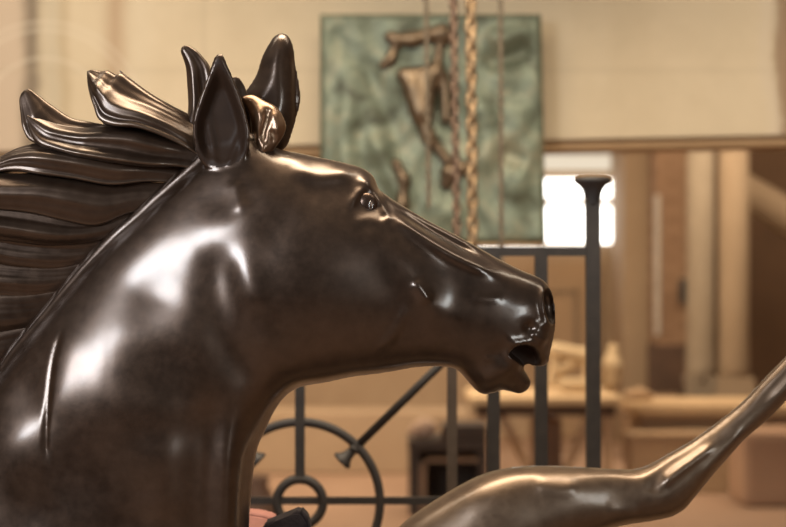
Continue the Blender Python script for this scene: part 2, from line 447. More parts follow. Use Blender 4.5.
# eyes
ex, ey = 366.5, 206.0
eq = h_at(ex, ey)
for sg in (1, -1):
    bm = bmesh.new(); bmesh.ops.create_uvsphere(bm, u_segments=32, v_segments=20, radius=1)
    bmesh.ops.scale(bm, vec=(11.5 * .002, 7.0 * .002, 12.5 * .002), verts=bm.verts[:])
    bmesh.ops.translate(bm, vec=P(ex, ey, D0, sg * (eq - 5.0)), verts=bm.verts[:])
    eo = from_bm('eye', bm, M_EYE, horse, True)
    bm = bmesh.new(); c = P(ex + 4.6, ey + .5, D0, sg * (eq + 1.2))
    torus(bm, (0, 0, 0), .0062, .0012, .0014, 24, 8)
    bmesh.ops.scale(bm, vec=(.62, 1, 1.2), verts=bm.verts[:])
    bmesh.ops.rotate(bm, cent=(0, 0, 0), matrix=Matrix.Rotation(sg * .55, 3, 'Z'), verts=bm.verts[:])
    bmesh.ops.translate(bm, vec=c - Vector(horse.location), verts=bm.verts[:])
    from_bm('pupil', bm, M_CHROME, None, True).parent = eo
# ------------------------------------------------------------------ mane: overlapping locks grown from the crest
def resample(p, n):
    p = catmull(p, False, 8) if len(p) > 2 else np.array(p, float)
    L = np.r_[0, np.cumsum(np.linalg.norm(np.diff(p, axis=0), axis=1))]
    t = np.linspace(0, L[-1], n); return np.stack([np.interp(t, L, p[:, 0]), np.interp(t, L, p[:, 1])], 1)
def lock(VV, FF, A, B, q0, q1, bulge, strands, ridge, seed, q_mid=None, one_sided=None, n=90, m=48, tilt=0):
    r = np.random.RandomState(seed)
    A = resample(A, n); B = resample(B, n); u = np.linspace(0, 1, n)[:, None]; v = np.linspace(0, 1, m)[None, :]
    w = np.linalg.norm(A - B, axis=1)[:, None]; k = np.minimum(1, w / 34)
    px = A[:, 0:1] * (1 - v) + B[:, 0:1] * v; py = A[:, 1:2] * (1 - v) + B[:, 1:2] * v
    ph = r.rand(6) * 6.28
    vv = v + .05 * np.sin(3.1 * u + ph[0]) * np.sin(math.pi * v) + .025 * np.sin(7 * u + ph[1]) * np.sin(math.pi * v)
    R = .75 * np.sin(2 * math.pi * strands * .62 * vv + ph[2]) + .45 * (1 - 2 * np.abs(np.sin(math.pi * strands * .8 * vv + ph[5] + .5 * u)) ** 1.2)
    R2 = np.sin(2 * math.pi * (strands * 2.3) * vv + ph[3] + 1.2 * u) * .10
    R3 = .8 * np.sin(2 * math.pi * 1.3 * vv + ph[4] + 2.2 * u)
    env = .35 + .65 * np.sin(math.pi * np.clip(u * .85 + .15, 0, 1)) 
    qe = q0 * (1 - u) + q1 * u
    if q_mid is not None: qe = qe + q_mid * np.sin(math.pi * u)
    body = np.sqrt(np.maximum(0, 1 - (2 * v - 1) ** 2))
    q = qe + tilt * k * v * (.25 + .75 * np.sin(math.pi * np.clip(u * .9 + .1, 0, 1))) + k * (.3 + .7 * sstep(.04, .4, u)) * (bulge * body - ridge * (R + R2 - R3) * env * np.minimum(1, body * 1.6))
    qf = np.maximum(q, 1.5) if one_sided is None else q
    qb = -qf if one_sided is None else (one_sided * np.ones_like(q) + qe - k * bulge * body * .8)
    o = sum(len(a) for a in VV)
    fr = np.stack([px + 0 * v, py + 0 * v, qf], 2).reshape(-1, 3); bk = np.stack([px, py, qb], 2).reshape(-1, 3)
    VV += [fr, bk]
    i, j = np.meshgrid(np.arange(n - 1), np.arange(m - 1), indexing='ij'); a = (i * m + j).ravel()
    f1 = np.stack([a, a + m, a + m + 1, a + 1], 1) + o; f2 = np.stack([a, a + 1, a + m + 1, a + m], 1) + o + n * m
    FF += [f1, f2]
    for jj, fl in ((0, 0), (m - 1, 1)):
        a = np.arange(n - 1) * m + jj; g = np.stack([a, a + n * m, a + n * m + m, a + m], 1) + o
        FF.append(g[:, ::-1] if fl else g)
    for ii, fl in ((0, 1), (n - 1, 0)):
        a = ii * m + np.arange(m - 1); g = np.stack([a, a + n * m, a + n * m + 1, a + 1], 1) + o
        FF.append(g[:, ::-1] if fl else g)
VV, FF = [], []
L = lambda A, B, *a, **k: lock(VV, FF, A, B, *a, **k)
# crest tuft nearest the ears, swept up to a broken tip
L([(214, 132), (190, 115), (171, 105), (152, 94), (133, 80.5), (123, 73.5), (118, 75.5), (110, 71.5), (103, 72), (93, 70.5), (88.7, 72)],
  [(214, 165), (190, 150), (165, 138), (140, 130), (118, 128), (104, 122), (98, 108), (93, 96), (90.5, 88), (89, 80), (88.4, 74)], 6, 8, 9, 2.6, 2.6, 1, tilt=30)
L([(150, 98), (136, 84), (125, 74), (121, 71)], [(160, 112), (142, 98), (128, 84), (121, 72.5)], 10, 8, 5, 2, 1.2, 12, tilt=14)
L([(150, 118), (128, 108), (110, 98), (97, 90), (89.5, 89)], [(150, 135), (125, 132), (106, 126), (97, 109), (90.5, 92)], 12, 5, 6, 2, 1.4, 13)
# small spike behind
L([(120, 128), (90, 122), (72, 118), (53, 106), (38, 95), (30, 89.5), (26, 90)], [(110, 150), (60, 150), (34, 142), (26, 130), (22, 112), (20.5, 100), (22, 94)], 6, 3, 5, 2, 1.2, 2, tilt=14)
# long locks down the crest
L([(214, 140), (190, 140), (163, 133), (137, 126.5), (114, 126.5), (87, 128.5), (61, 125), (42, 119), (30, 116)],
  [(206, 172), (180, 168), (152, 168), (114, 164), (80, 158), (58, 152), (42, 146), (33, 134), (29, 119)], 9, 13, 10, 2.4, 2.4, 3, tilt=18)
L([(196, 165), (160, 158), (120, 151), (76, 146), (42, 143.5), (19, 149), (0, 158), (-30, 160), (-80, 190)],
  [(186, 184), (150, 182), (114, 186), (76, 180), (45, 176), (20, 172), (0, 174), (-30, 186), (-82, 200)], 5, 17, 13, 2.2, 2.6, 4, tilt=14)
L([(180, 184), (144, 182), (114, 182), (76, 176), (49, 173), (23, 174), (0, 174), (-30, 180), (-90, 215)],
  [(160, 208), (130, 214), (100, 226), (70, 222), (35, 214), (0, 211), (-35, 214), (-92, 238)], 5, 20, 14, 2, 2.0, 5, tilt=12)
L([(165, 200), (130, 208), (95, 214), (60, 210), (20, 206), (-20, 206), (-95, 240)],
  [(130, 235), (105, 240), (85, 244), (50, 246), (15, 242), (-20, 240), (-98, 268)], 5, 22, 12, 2.4, 1.6, 6, tilt=8)
L([(140, 228), (105, 236), (70, 238), (30, 236), (-10, 232), (-100, 270)],
  [(105, 262), (85, 266), (55, 272), (20, 270), (-15, 266), (-105, 305)], 5, 22, 9, 3, 1.0, 7)
L([(115, 252), (80, 262), (45, 264), (10, 262), (-20, 258), (-110, 300)],
  [(82, 290), (55, 296), (30, 300), (0, 298), (-30, 298), (-120, 345)], 5, 22, 9, 3, 1.0, 8)
L([(92, 280), (60, 288), (30, 292), (-5, 292), (-40, 295), (-125, 340)],
  [(55, 322), (35, 328), (10, 332), (-15, 335), (-50, 345), (-140, 395)], 5, 22, 9, 3, .9, 9)
L([(62, 315), (35, 324), (5, 330), (-25, 335), (-60, 350), (-145, 390)],
  [(20, 365), (0, 372), (-25, 380), (-50, 395), (-80, 415), (-160, 450)], 5, 22, 8, 3, .9, 10)
L([(30, 352), (0, 366), (-30, 380), (-60, 400), (-165, 450)], [(-25, 430), (-50, 440), (-80, 455), (-110, 470), (-190, 520)], 5, 22, 9, 3, 1.6, 11)
L([(-10, 410), (-50, 432), (-90, 460), (-190, 520)], [(-80, 520), (-110, 535), (-150, 560), (-220, 600)], 5, 22, 9, 3, 1.6, 14)
# tall tuft standing up behind the near ear
L([(216, 140), (218, 112), (214, 84), (209.5, 66), (203, 57), (197, 51), (189, 46.5), (185, 46.3)],
  [(186, 150), (188, 122), (189, 104), (188, 86), (186.5, 68), (183.5, 58), (181.5, 52), (182.5, 48)], 8, 6, 9, 2, 2.0, 21)
# top of the mane between the ears
L([(252, 135), (250, 110), (246, 90), (240, 79), (236, 77)], [(222, 140), (222, 112), (225, 95), (229, 84), (233, 78)], 4, 3, 5, 2, 1.0, 22)
MV = np.concatenate(VV); MF = np.concatenate(FF)
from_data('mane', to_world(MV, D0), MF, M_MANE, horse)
# forelock
fl_poly = catmull([(243, 99), (247, 96.5), (254, 96), (267, 102.4), (278, 108.5), (284.5, 119), (287, 128), (284, 138), (280, 144), (275, 151), (270, 158.6), (265, 160.5), (260, 157.5), (257, 147), (254, 131), (249.5, 113)], True, 5)
xs2 = np.arange(232, 298, 1.1); ys2 = np.arange(84, 172, 1.1); qs2 = np.arange(-34, 64, 1.1)
X2, Y2 = [a.astype(F32) for a in np.meshgrid(xs2, ys2, indexing='ij')]
FS = [([(270, 108), (268, 122), (264, 136), (263, 148)], 2.2, -5, 1), ([(274, 112), (280, 126), (276, 140)], 2.4, 3.5, 1), ([(256, 104), (262, 118), (260, 140), (266, 156)], 3.0, 4, 1),
      ([(272, 132), (276, 138), (274, 146)], 2, -4, 1), ([(249, 101), (256, 116)], 2, -2.5, 1), ([(280, 116), (284, 128)], 2.0, -2.5, 1), ([(264, 152)], 3, 2, 1)]
H2, _ = height_map(fl_poly, X2, Y2, 1.1, lambda x, y: np.full(x.shape, .5, F32), FS, .6)
m2 = 14 + .10 * (Y2 - 120)
q2 = qs2[None, None, :] - m2[:, :, None]
f2 = (q2 ** 2 - H2[:, :, None]) / (2 * np.sqrt(np.maximum(np.maximum(H2, 0)[:, :, None], q2 ** 2)) + 8)
qs2b = qs2
V2, Q2 = surface_nets(f2.astype(F32), (xs2[0], ys2[0], qs2[0]), 1.1)
V2 = taubin(V2, Q2, 3)
from_data('forelock', to_world(V2, D0), Q2, M_LOCK, horse)

#==LEG==
# ================================================================== THE OUTSTRETCHED LEG
DL = 3.98
leg_poly = catmull([(330, 664), (338, 610), (360, 565), (401, 525), (416, 512.5), (432, 502), (457, 486.8), (483, 474), (509, 467.6), (540, 465.6), (576, 466.6), (612, 468.6), (633, 469.2), (648, 465),
    (669, 453.5), (690, 441.5), (711, 427), (742, 402), (767, 375.5), (787, 355), (830, 305), (870, 258), (885, 255), (893, 264), (885, 280), (845, 332), (787, 399.5), (765, 421.5), (745, 438.6), (731, 454), (717, 469.5), (703, 486.5),
    (692, 500), (683.5, 509.5), (670, 516.8), (650, 521), (628, 524.3), (605, 530), (560, 548), (520, 575), (495, 610), (485, 664)], True, 5)
xs3 = np.arange(318, 905, 1.7); ys3 = np.arange(240, 680, 1.7); qs3 = np.arange(-66, 66.1, 1.7)
X3, Y3 = [a.astype(F32) for a in np.meshgrid(xs3, ys3, indexing='ij')]
LS = [([(664, 476), (652, 482), (648, 492)], 5, -2.2, 1), ([(652, 488), (668, 474), (690, 458), (715, 440)], 3.2, 4, 1), ([(650, 478), (668, 463), (690, 450), (715, 432)], 3.2, -2, 1),
      ([(690, 480), (715, 455), (745, 425)], 5, 2.5, 1), ([(530, 478), (560, 484), (580, 480)], 6, 3, 1), ([(455, 500), (485, 490), (500, 500)], 12, 3, 1),
      ([(522, 487), (530, 497), (534, 512)], 8, -1.6, 1), ([(640, 500), (670, 502)], 10, 3, 1), ([(590, 490), (630, 488)], 10, -3, 1),
      ([(760, 410), (790, 378), (830, 330)], 3.5, 2, 1), ([(752, 408), (780, 378), (815, 335)], 3.5, -2, 1), ([(600, 508), (640, 512)], 6, 2, 1)]
H3, _ = height_map(leg_poly, X3, Y3, 1.7, lambda x, y: np.full(x.shape, .5, F32), LS, .9)
V3, Q3 = surface_nets(field3(H3, qs3.astype(F32)), (xs3[0], ys3[0], qs3[0]), 1.7)
V3 = taubin(V3, Q3, 4)
leg_w = to_world(V3, DL); leg_w[:, 2] = np.maximum(leg_w[:, 2], P(0, 684, D0).z)
lo = from_data('horse_leg_statue', leg_w, Q3, M_LEG)
tag(lo, 'raised bronze horse leg bent at the joint, lower right corner before the iron gate', 'horse leg statue')

# stand that carries the two bronzes (below the picture)
zt = P(0, 684, D0).z - .001
M_WOOD = simple('stand_wood', (.22, .13, .07), (.13, .075, .04), .7, 0, 4, .1, (1, 1, 8))
st = empty('work_table', (.0, .1, 0), 'low wooden work table under the bronze horse and the cloth', 'table')
bm = bmesh.new(); box(bm, (.0, .15, zt - .03), (2.4, 1.1, .06), .006); from_bm('tabletop', bm, M_WOOD, st)
for sx in (-1.1, 1.1):
    for sy in (-.3, .6):
        bm = bmesh.new(); box(bm, (sx, sy, (zt - .06) / 2), (.08, .08, zt - .06), .004); from_bm('leg', bm, M_WOOD, st)

#==GATE==
# ================================================================== IRON GATE
DG = 5.0
kg = K * DG
gate = empty('iron_gate', P(450, 263.5 + ZC / kg, DG), 'dark wrought iron gate with trumpet-topped post, square bars and a ringed wheel motif', 'gate')
gate.location.z = 0
def gbar(name, x0, y0, x1, y1, half, mat=M_IRON, dep=None, d=DG):
    bm = bmesh.new(); a = P(x0, y0, d); b = P(x1, y1, d)
    tube(bm, [a, b], half * kg, square=True)
    return from_bm(name, bm, mat, gate)
yf = 263.5 + ZC / kg    # floor line at the gate
# post with trumpet finial
gbar('post', 592.5, 203, 594, yf, 7)
bm = bmesh.new(); c = P(592.5, 206, DG)
lathe(bm, c, [(7.2 * kg, 0), (7.5 * kg, 4 * kg), (8.3 * kg, 10 * kg), (10.2 * kg, 16 * kg), (13 * kg, 20 * kg), (17 * kg, 22.5 * kg), (18.5 * kg, 24.5 * kg), (18.2 * kg, 27.5 * kg), (15 * kg, 29 * kg), (0.5 * kg, 29.3 * kg)], 32)
from_bm('finial', bm, M_IRON, gate, True)
gbar('bar', 541, 251, 541, yf, 6.3)
gbar('bar', 493.5, 251, 493.5, yf, 6.2)
gbar('bar', 452, 251, 452, yf, 5.0, M_IRON_BROWN)
gbar('bar', 300, 251, 300, 476, 4.8)
gbar('post', 132, 203, 132, yf, 7)
gbar('rail', 132, 251.5, 592, 251.5, 4.6)
gbar('rail', 120, 500.5, 450, 500.5, 3.6)
gbar('bar', 300, 528, 300, yf, 4.8)
bm = bmesh.new(); torus(bm, P(300, 502, DG), 80 * kg, 4.4 * kg, 4.4 * kg, 96); from_bm('outer_ring', bm, M_IRON, gate, True)
bm = bmesh.new(); torus(bm, P(300, 502, DG), 23 * kg, 4.6 * kg, 5 * kg, 64); from_bm('hub_ring', bm, M_IRON, gate, True)
def spear(x0, y0, x1, y1):
    bm = bmesh.new(); a = P(x0, y0, DG); b = P(x1, y1, DG); ax = (b - a).normalized()
    tube(bm, [a + ax * .02, b], 4.3 * kg, seg=14)
    lathe(bm, a, [(.5 * kg, -9 * kg), (9.0 * kg, -8.6 * kg), (10.5 * kg, -7.5 * kg), (10.2 * kg, -5.5 * kg), (7.5 * kg, -2.5 * kg), (5.6 * kg, 1 * kg), (4.8 * kg, 6 * kg), (4.6 * kg, 8 * kg), (6.2 * kg, 9 * kg), (6.2 * kg, 12 * kg), (4.3 * kg, 13 * kg)], 24, ax)
    return from_bm('spoke', bm, M_IRON, gate, True)
spear(347, 456, 493, 313)
spear(253, 456, 120, 323)
spear(253, 548, 160, 641); spear(347, 548, 440, 641)

#==CLOTH==
# folded dark cloth on a pink sheet, standing on the table between neck and gate
M_PINK = simple('pink_sheet', (.55, .25, .21), (.45, .2, .17), .8, 0, 20, .2)
M_CLOTH = simple('dark_cloth', (.010, .006, .010), (.015, .009, .014), .95, 0, 40, .4)
DC = 3.95
def slab_prism(name, pts, d, dep, mat, parent=None):
    bm = bmesh.new(); a = [bm.verts.new(P(x, y, d)) for x, y in pts]; b = [bm.verts.new(P(x, y, d) + Vector((0, dep, 0))) for x, y in pts]
    n = len(a); bm.faces.new(a); bm.faces.new(b[::-1])
    for i in range(n): bm.faces.new((a[i], b[i], b[(i + 1) % n], a[(i + 1) % n]))
    bmesh.ops.bevel(bm, geom=bm.edges[:], offset=.006, segments=3, affect='EDGES')
    return from_bm(name, bm, mat, parent, True)
yb = 263.5 + (ZC - zt) / (K * DC)
o = slab_prism('pink_bundle', [(232, yb), (232, 519), (241, 514.5), (252, 514), (266, 516.5), (276, 521), (280, yb)], DC + .02, .10, M_PINK)
tag(o, 'pink bundle at the foot of the bronze neck, beside the dark cloth', 'bundle')
o = slab_prism('dark_cloth', [(262, yb), (262, 526), (276, 521), (290, 515.5), (299, 511), (303, 514), (309, 523), (314, yb)], DC - .12, .10, M_CLOTH)
tag(o, 'very dark folded cloth with a peaked corner, below the horse throat', 'cloth')

#==HALL==
# ================================================================== THE HALL
def plaster(name, c1, c2, c3=None, scale=1.2, extra=None, rough=.9):
    m, nt, b = newmat(name); geo = N(nt, 'ShaderNodeNewGeometry')
    n1 = noise(nt, scale, 6, .62, geo.outputs['Position']); n2 = noise(nt, scale * 7, 4, .6, geo.outputs['Position'])
    mx = N(nt, 'ShaderNodeMath', operation='MULTIPLY_ADD'); mx.inputs[1].default_value = .3
    nt.links.new(n2.outputs['Fac'], mx.inputs[0]); nt.links.new(n1.outputs['Fac'], mx.inputs[2])
    r = ramp(nt, [(.45, c1), (.85, c2)]); nt.links.new(mx.outputs[0], r.inputs['Fac'])
    out = r.outputs['Color']
    if extra: out = extra(nt, geo, out)
    nt.links.new(out, b.inputs['Base Color']); b.inputs['Roughness'].default_value = rough
    return m
def band(nt, geo, col, axis, x0, x1, soft, rgb, amt, wob=.0):
    """blend rgb between world coordinates x0..x1 along an axis of the wall"""
    sp = N(nt, 'ShaderNodeSeparateXYZ'); nt.links.new(geo.outputs['Position'], sp.inputs[0])
    val = sp.outputs[axis]
    if wob:
        nz = noise(nt, 2.5, 4, .6, geo.outputs['Position'])
        ad = N(nt, 'ShaderNodeMath', operation='MULTIPLY_ADD'); ad.inputs[1].default_value = wob
        nt.links.new(nz.outputs['Fac'], ad.inputs[0]); nt.links.new(val, ad.inputs[2]); val = ad.outputs[0]
    x0 += .5 * wob; x1 += .5 * wob
    a = N(nt, 'ShaderNodeMapRange', interpolation_type='SMOOTHSTEP'); a.inputs['From Min'].default_value = x0 - soft; a.inputs['From Max'].default_value = x0 + soft
    c = N(nt, 'ShaderNodeMapRange', interpolation_type='SMOOTHSTEP'); c.inputs['From Min'].default_value = x1 - soft; c.inputs['From Max'].default_value = x1 + soft
    c.inputs['To Min'].default_value = amt; c.inputs['To Max'].default_value = 0
    for n_ in (a, c): nt.links.new(val, n_.inputs['Value'])
    mu = N(nt, 'ShaderNodeMath', operation='MULTIPLY'); nt.links.new(a.outputs[0], mu.inputs[0]); nt.links.new(c.outputs[0], mu.inputs[1])
    mix = N(nt, 'ShaderNodeMix', data_type='RGBA'); nt.links.new(mu.outputs[0], mix.inputs['Factor']); nt.links.new(col, mix.inputs['A']); mix.inputs['B'].default_value = (*rgb, 1)
    return mix.outputs['Result']
def wall_extra(nt, geo, col):
    W = lambda px: (px - 393) * K * 8.0
    Zz = lambda py: ZC + (263.5 - py) * K * 8.0
    col = band(nt, geo, col, 'X', W(-700), W(34), .05, (.52, .40, .30), .8, .15)     # pinkish grey bay at the left
    col = band(nt, geo, col, 'X', W(24), W(40), .04, (.17, .13, .09), .9, .12)        # dark streak
    col = band(nt, geo, col, 'X', W(45), W(62), .05, (.40, .36, .28), .4, .1)
    col = band(nt, geo, col, 'X', W(62), W(70), .03, (.30, .20, .09), .4, .1)
    col = band(nt, geo, col, 'X', W(108), W(124), .05, (.40, .26, .16), .75, .04)      # warm joint
    col = band(nt, geo, col, 'X', W(131), W(150), .05, (.68, .58, .43), .35, .2)
    col = band(nt, geo, col, 'X', W(203), W(205), .02, (.42, .33, .22), .5, .0)
    col = band(nt, geo, col, 'Z', Zz(72), Zz(69), .02, (.42, .33, .22), .35, .0)
    col = band(nt, geo, col, 'X', W(776), W(1400), .03, (.27, .17, .10), .85, .12)     # bare brown strip at the right
    col = band(nt, geo, col, 'X', W(764), W(775), .04, (.62, .52, .40), .6, .25)
    # faint chalk arcs
    cx, cz = W(45), Zz(120)
    sp = N(nt, 'ShaderNodeSeparateXYZ'); nt.links.new(geo.outputs['Position'], sp.inputs[0])
    cb = N(nt, 'ShaderNodeCombineXYZ'); nt.links.new(sp.outputs['X'], cb.inputs[0]); nt.links.new(sp.outputs['Z'], cb.inputs[1])
    ds = N(nt, 'ShaderNodeVectorMath', operation='DISTANCE'); nt.links.new(cb.outputs[0], ds.inputs[0]); ds.inputs[1].default_value = (cx, cz, 0)
    for rr in (62, 90, 98):
        R_ = rr * K * 8.0
        s1 = N(nt, 'ShaderNodeMath', operation='SUBTRACT'); s1.inputs[1].default_value = R_; nt.links.new(ds.outputs['Value'], s1.inputs[0])
        s2 = N(nt, 'ShaderNodeMath', operation='ABSOLUTE'); nt.links.new(s1.outputs[0], s2.inputs[0])
        s3 = N(nt, 'ShaderNodeMapRange'); s3.inputs['From Min'].default_value = .003; s3.inputs['From Max'].default_value = .012; s3.inputs['To Min'].default_value = .35; s3.inputs['To Max'].default_value = 0
        nt.links.new(s2.outputs[0], s3.inputs['Value'])
        mix = N(nt, 'ShaderNodeMix', data_type='RGBA'); nt.links.new(s3.outputs[0], mix.inputs['Factor']); nt.links.new(col, mix.inputs['A']); mix.inputs['B'].default_value = (.72, .62, .48, 1); col = mix.outputs['Result']
    return col
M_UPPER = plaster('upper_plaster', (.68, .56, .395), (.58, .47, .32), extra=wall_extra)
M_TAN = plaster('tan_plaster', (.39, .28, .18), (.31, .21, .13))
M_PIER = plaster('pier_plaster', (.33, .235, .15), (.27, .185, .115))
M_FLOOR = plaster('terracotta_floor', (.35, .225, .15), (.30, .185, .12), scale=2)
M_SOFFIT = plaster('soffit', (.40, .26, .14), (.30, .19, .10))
DW = 8.0
# upper wall with its slightly sloping lower edge
bm = bmesh.new()
def zl(x): return P(393 + x / (K * DW), 144.5 - .0208 * ((393 + x / (K * DW)) - 310), DW).z
x0, x1 = -6.0, 6.0; yw = DW - D0
vs = [(x0, zl(x0)), (x1, zl(x1)), (x1, 4.6), (x0, 4.6)]
f = [bm.verts.new((x, yw, z)) for x, z in vs]; b = [bm.verts.new((x, yw + .4, z)) for x, z in vs]
bm.faces.new(f); bm.faces.new(b[::-1])
for i in range(4): bm.faces.new((f[i], b[i], b[(i + 1) % 4], f[(i + 1) % 4]))
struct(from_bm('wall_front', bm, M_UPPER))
# thin wooden lintel strip along the lower edge
bm = bmesh.new(); z0, z1 = zl(x0), zl(x1)
vs = [(x0, z0 - .045), (x1, z1 - .045), (x1, z1), (x0, z0)]
f = [bm.verts.new((x, yw + .03, z)) for x, z in vs]; b = [bm.verts.new((x, yw + .36, z)) for x, z in vs]
bm.faces.new(f); bm.faces.new(b[::-1])
for i in range(4): bm.faces.new((f[i], b[i], b[(i + 1) % 4], f[(i + 1) % 4]))
struct(from_bm('trim_1', bm, M_SOFFIT))
bm = bmesh.new(); box(bm, (0, 6, -.05), (16, 28, .1)); struct(from_bm('floor', bm, M_FLOOR))
DB = 16.0
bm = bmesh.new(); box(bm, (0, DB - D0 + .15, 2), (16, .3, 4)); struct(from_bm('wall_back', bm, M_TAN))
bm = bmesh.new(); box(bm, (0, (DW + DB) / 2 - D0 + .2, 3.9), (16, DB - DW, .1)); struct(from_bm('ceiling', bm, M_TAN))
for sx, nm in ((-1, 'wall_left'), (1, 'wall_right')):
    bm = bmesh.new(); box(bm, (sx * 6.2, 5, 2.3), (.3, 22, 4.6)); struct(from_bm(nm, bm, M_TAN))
# plaster pier right of the window, darker recess beyond
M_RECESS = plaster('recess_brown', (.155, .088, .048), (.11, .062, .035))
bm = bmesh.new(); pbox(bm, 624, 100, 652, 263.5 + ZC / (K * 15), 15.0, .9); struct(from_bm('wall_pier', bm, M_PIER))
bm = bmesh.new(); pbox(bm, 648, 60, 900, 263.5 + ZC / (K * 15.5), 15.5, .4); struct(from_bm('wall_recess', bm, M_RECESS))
# window
M_PANE, nt, b = newmat('bright_pane')
em = N(nt, 'ShaderNodeEmission'); em.inputs['Color'].default_value = (1, .97, .9, 1); em.inputs['Strength'].default_value = 5
nt.links.new(em.outputs[0], nt.nodes['Material Output'].inputs['Surface'])
M_FRAME = simple('window_frame', (.45, .33, .2), (.4, .29, .17), .7)
DWN = DB - .05
bm = bmesh.new(); pbox(bm, 470, 152, 617, 246, DWN + .02, .03); wn = struct(from_bm('window_1', bm, M_PANE))
M_PANE2 = M_PANE.copy(); M_PANE2.name = 'hazy_pane'; M_PANE2.node_tree.nodes['Emission'].inputs['Strength'].default_value = .85; M_PANE2.node_tree.nodes['Emission'].inputs['Color'].default_value = (1, .85, .65, 1)
bm = bmesh.new(); pbox(bm, 470, 152, 617, 173, DWN - .01, .02); from_bm('upper_pane', bm, M_PANE2).parent = wn
bm = bmesh.new()
pbox(bm, 466, 148, 621, 154, DWN - .05, .08); pbox(bm, 466, 243, 621, 247, DWN - .05, .08); pbox(bm, 615.5, 148, 621, 247, DWN - .05, .08); pbox(bm, 466, 148, 470, 247, DWN - .05, .08)
pbox(bm, 466, 171, 621, 179, DWN - .05, .06); pbox(bm, 466, 198, 621, 206, DWN - .05, .06); pbox(bm, 540, 148, 543, 247, DWN - .05, .06)
fr = from_bm('window_frame', bm, M_FRAME); fr.parent = wn
# panelled door outline on the back wall and a long low ledge
M_PANEL = plaster('door_panel', (.36, .24, .14), (.30, .20, .12))
bm = bmesh.new(); pbox(bm, 530, 262, 600, 437, DB - .06, .05); dr = struct(from_bm('door_1', bm, M_PANEL))
bm = bmesh.new()
for a in ((546, 290, 577, 293), (546, 350, 577, 353), (546, 290, 549, 353), (574, 290, 577, 353)): pbox(bm, *a, DB - .09, .03)
from_bm('door_moulding', bm, simple('moulding', (.24, .17, .11), (.2, .14, .09), .8)).parent = dr
M_LEDGE = plaster('ledge', (.39, .28, .18), (.33, .23, .145))
bm = bmesh.new(); pbox(bm, 60, 412, 470, 263.5 + ZC / (K * 13.2), 13.2, .5, .02)
o = from_bm('low_platform', bm, M_LEDGE); tag(o, 'long low tan platform along the back, seen through the wheel of the gate', 'platform')

# ------------------------------------------------------------------ things in the back room
def floor_y(d): return 263.5 + ZC / (K * d)
M_COL1 = plaster('column_grey', (.27, .215, .155), (.22, .17, .12)); M_COL2 = plaster('column_warm', (.28, .20, .13), (.23, .16, .10))
DP = 13.6
def column(x0, x1, bx0, bx1, mat, label):
    kk = K * DP; c = P((x0 + x1) / 2, floor_y(DP), DP); r = (x1 - x0) / 2 * kk
    t = empty('plaster_column', (c.x, c.y, 0), label, 'column')
    h0 = P(0, 378, DP).z; top = 2.9
    bm = bmesh.new(); lathe(bm, (c.x, c.y, 0), [(r * 1.12, h0 - .03), (r * 1.05, h0 + .08), (r, h0 + .3), (r * .98, top)], 32); from_bm('shaft', bm, mat, t, True)
    hb = (bx1 - bx0) / 2 * kk
    bm = bmesh.new(); z1 = P(0, 376, DP).z
    z0 = P(0, 405, DP).z
    for za, zb, ra, rb in ((0, z0, hb * 1.02, hb), (z0, z1, hb, r * 1.12)):
        ring0 = [bm.verts.new((c.x + sx * ra, c.y + sy * ra, za)) for sx, sy in ((-1, -1), (1, -1), (1, 1), (-1, 1))]
        ring1 = [bm.verts.new((c.x + sx * rb, c.y + sy * rb, zb)) for sx, sy in ((-1, -1), (1, -1), (1, 1), (-1, 1))]
        bm.faces.new(ring0[::-1]); bm.faces.new(ring1)
        for i in range(4): bm.faces.new((ring0[i], ring0[(i + 1) % 4], ring1[(i + 1) % 4], ring1[i]))
    from_bm('base', bm, mat, t)
column(686.5, 714, 684, 708, M_COL1, 'greyish round column, the left one of the pair behind the bench')
column(717.5, 748.5, 707, 750, M_COL2, 'warm beige round column, the right one of the pair behind the bench')
# brick pier
M_BRICK, nt, b = newmat('brick_pier')
tc = N(nt, 'ShaderNodeNewGeometry'); mp = N(nt, 'ShaderNodeMapping'); mp.inputs['Rotation'].default_value = (math.pi / 2, 0, 0)
nt.links.new(tc.outputs['Position'], mp.inputs['Vector'])
bk = N(nt, 'ShaderNodeTexBrick'); bk.inputs['Color1'].default_value = (.27, .165, .10, 1); bk.inputs['Color2'].default_value = (.22, .13, .078, 1); bk.inputs['Mortar'].default_value = (.20, .115, .065, 1)
bk.inputs['Scale'].default_value = 1; bk.inputs['Brick Width'].default_value = .24; bk.inputs['Row Height'].default_value = .075; bk.inputs['Mortar Size'].default_value = .014
nt.links.new(mp.outputs['Vector'], bk.inputs['Vector']); nt.links.new(bk.outputs['Color'], b.inputs['Base Color']); b.inputs['Roughness'].default_value = .9
bp = empty('brick_pier', P(668, floor_y(14.5), 14.5), 'brown brick pier with horizontal courses left of the two columns', 'pier')
bm = bmesh.new(); pbox(bm, 655, 90, 692, 345, 14.5, .35); from_bm('brickwork', bm, M_BRICK, bp)
bm = bmesh.new(); pbox(bm, 654, 345, 692, floor_y(14.5), 14.5, .38); from_bm('plinth', bm, simple('pier_plinth', (.10, .055, .035), (.07, .04, .026), .9), bp)
bm = bmesh.new(); tube(bm, [P(657.5, 195, 14.5), P(657.5, 335, 14.5)], 3 * K * 14.4, 14); from_bm('downpipe', bm, simple('pale_pipe', (.50, .44, .38), (.4, .35, .30), .5), bp)['label'] = 'pale pipe on the edge of the brick pier'
bm = bmesh.new(); pbox(bm, 680, 279, 688, 303, 14.40, .072, .01); o = from_bm('switch_box', bm, simple('black_box', (.02, .018, .018), (.03, .028, .028), .6)); tag(o, 'small black box mounted on the brick pier beside the grey column', 'switch box')
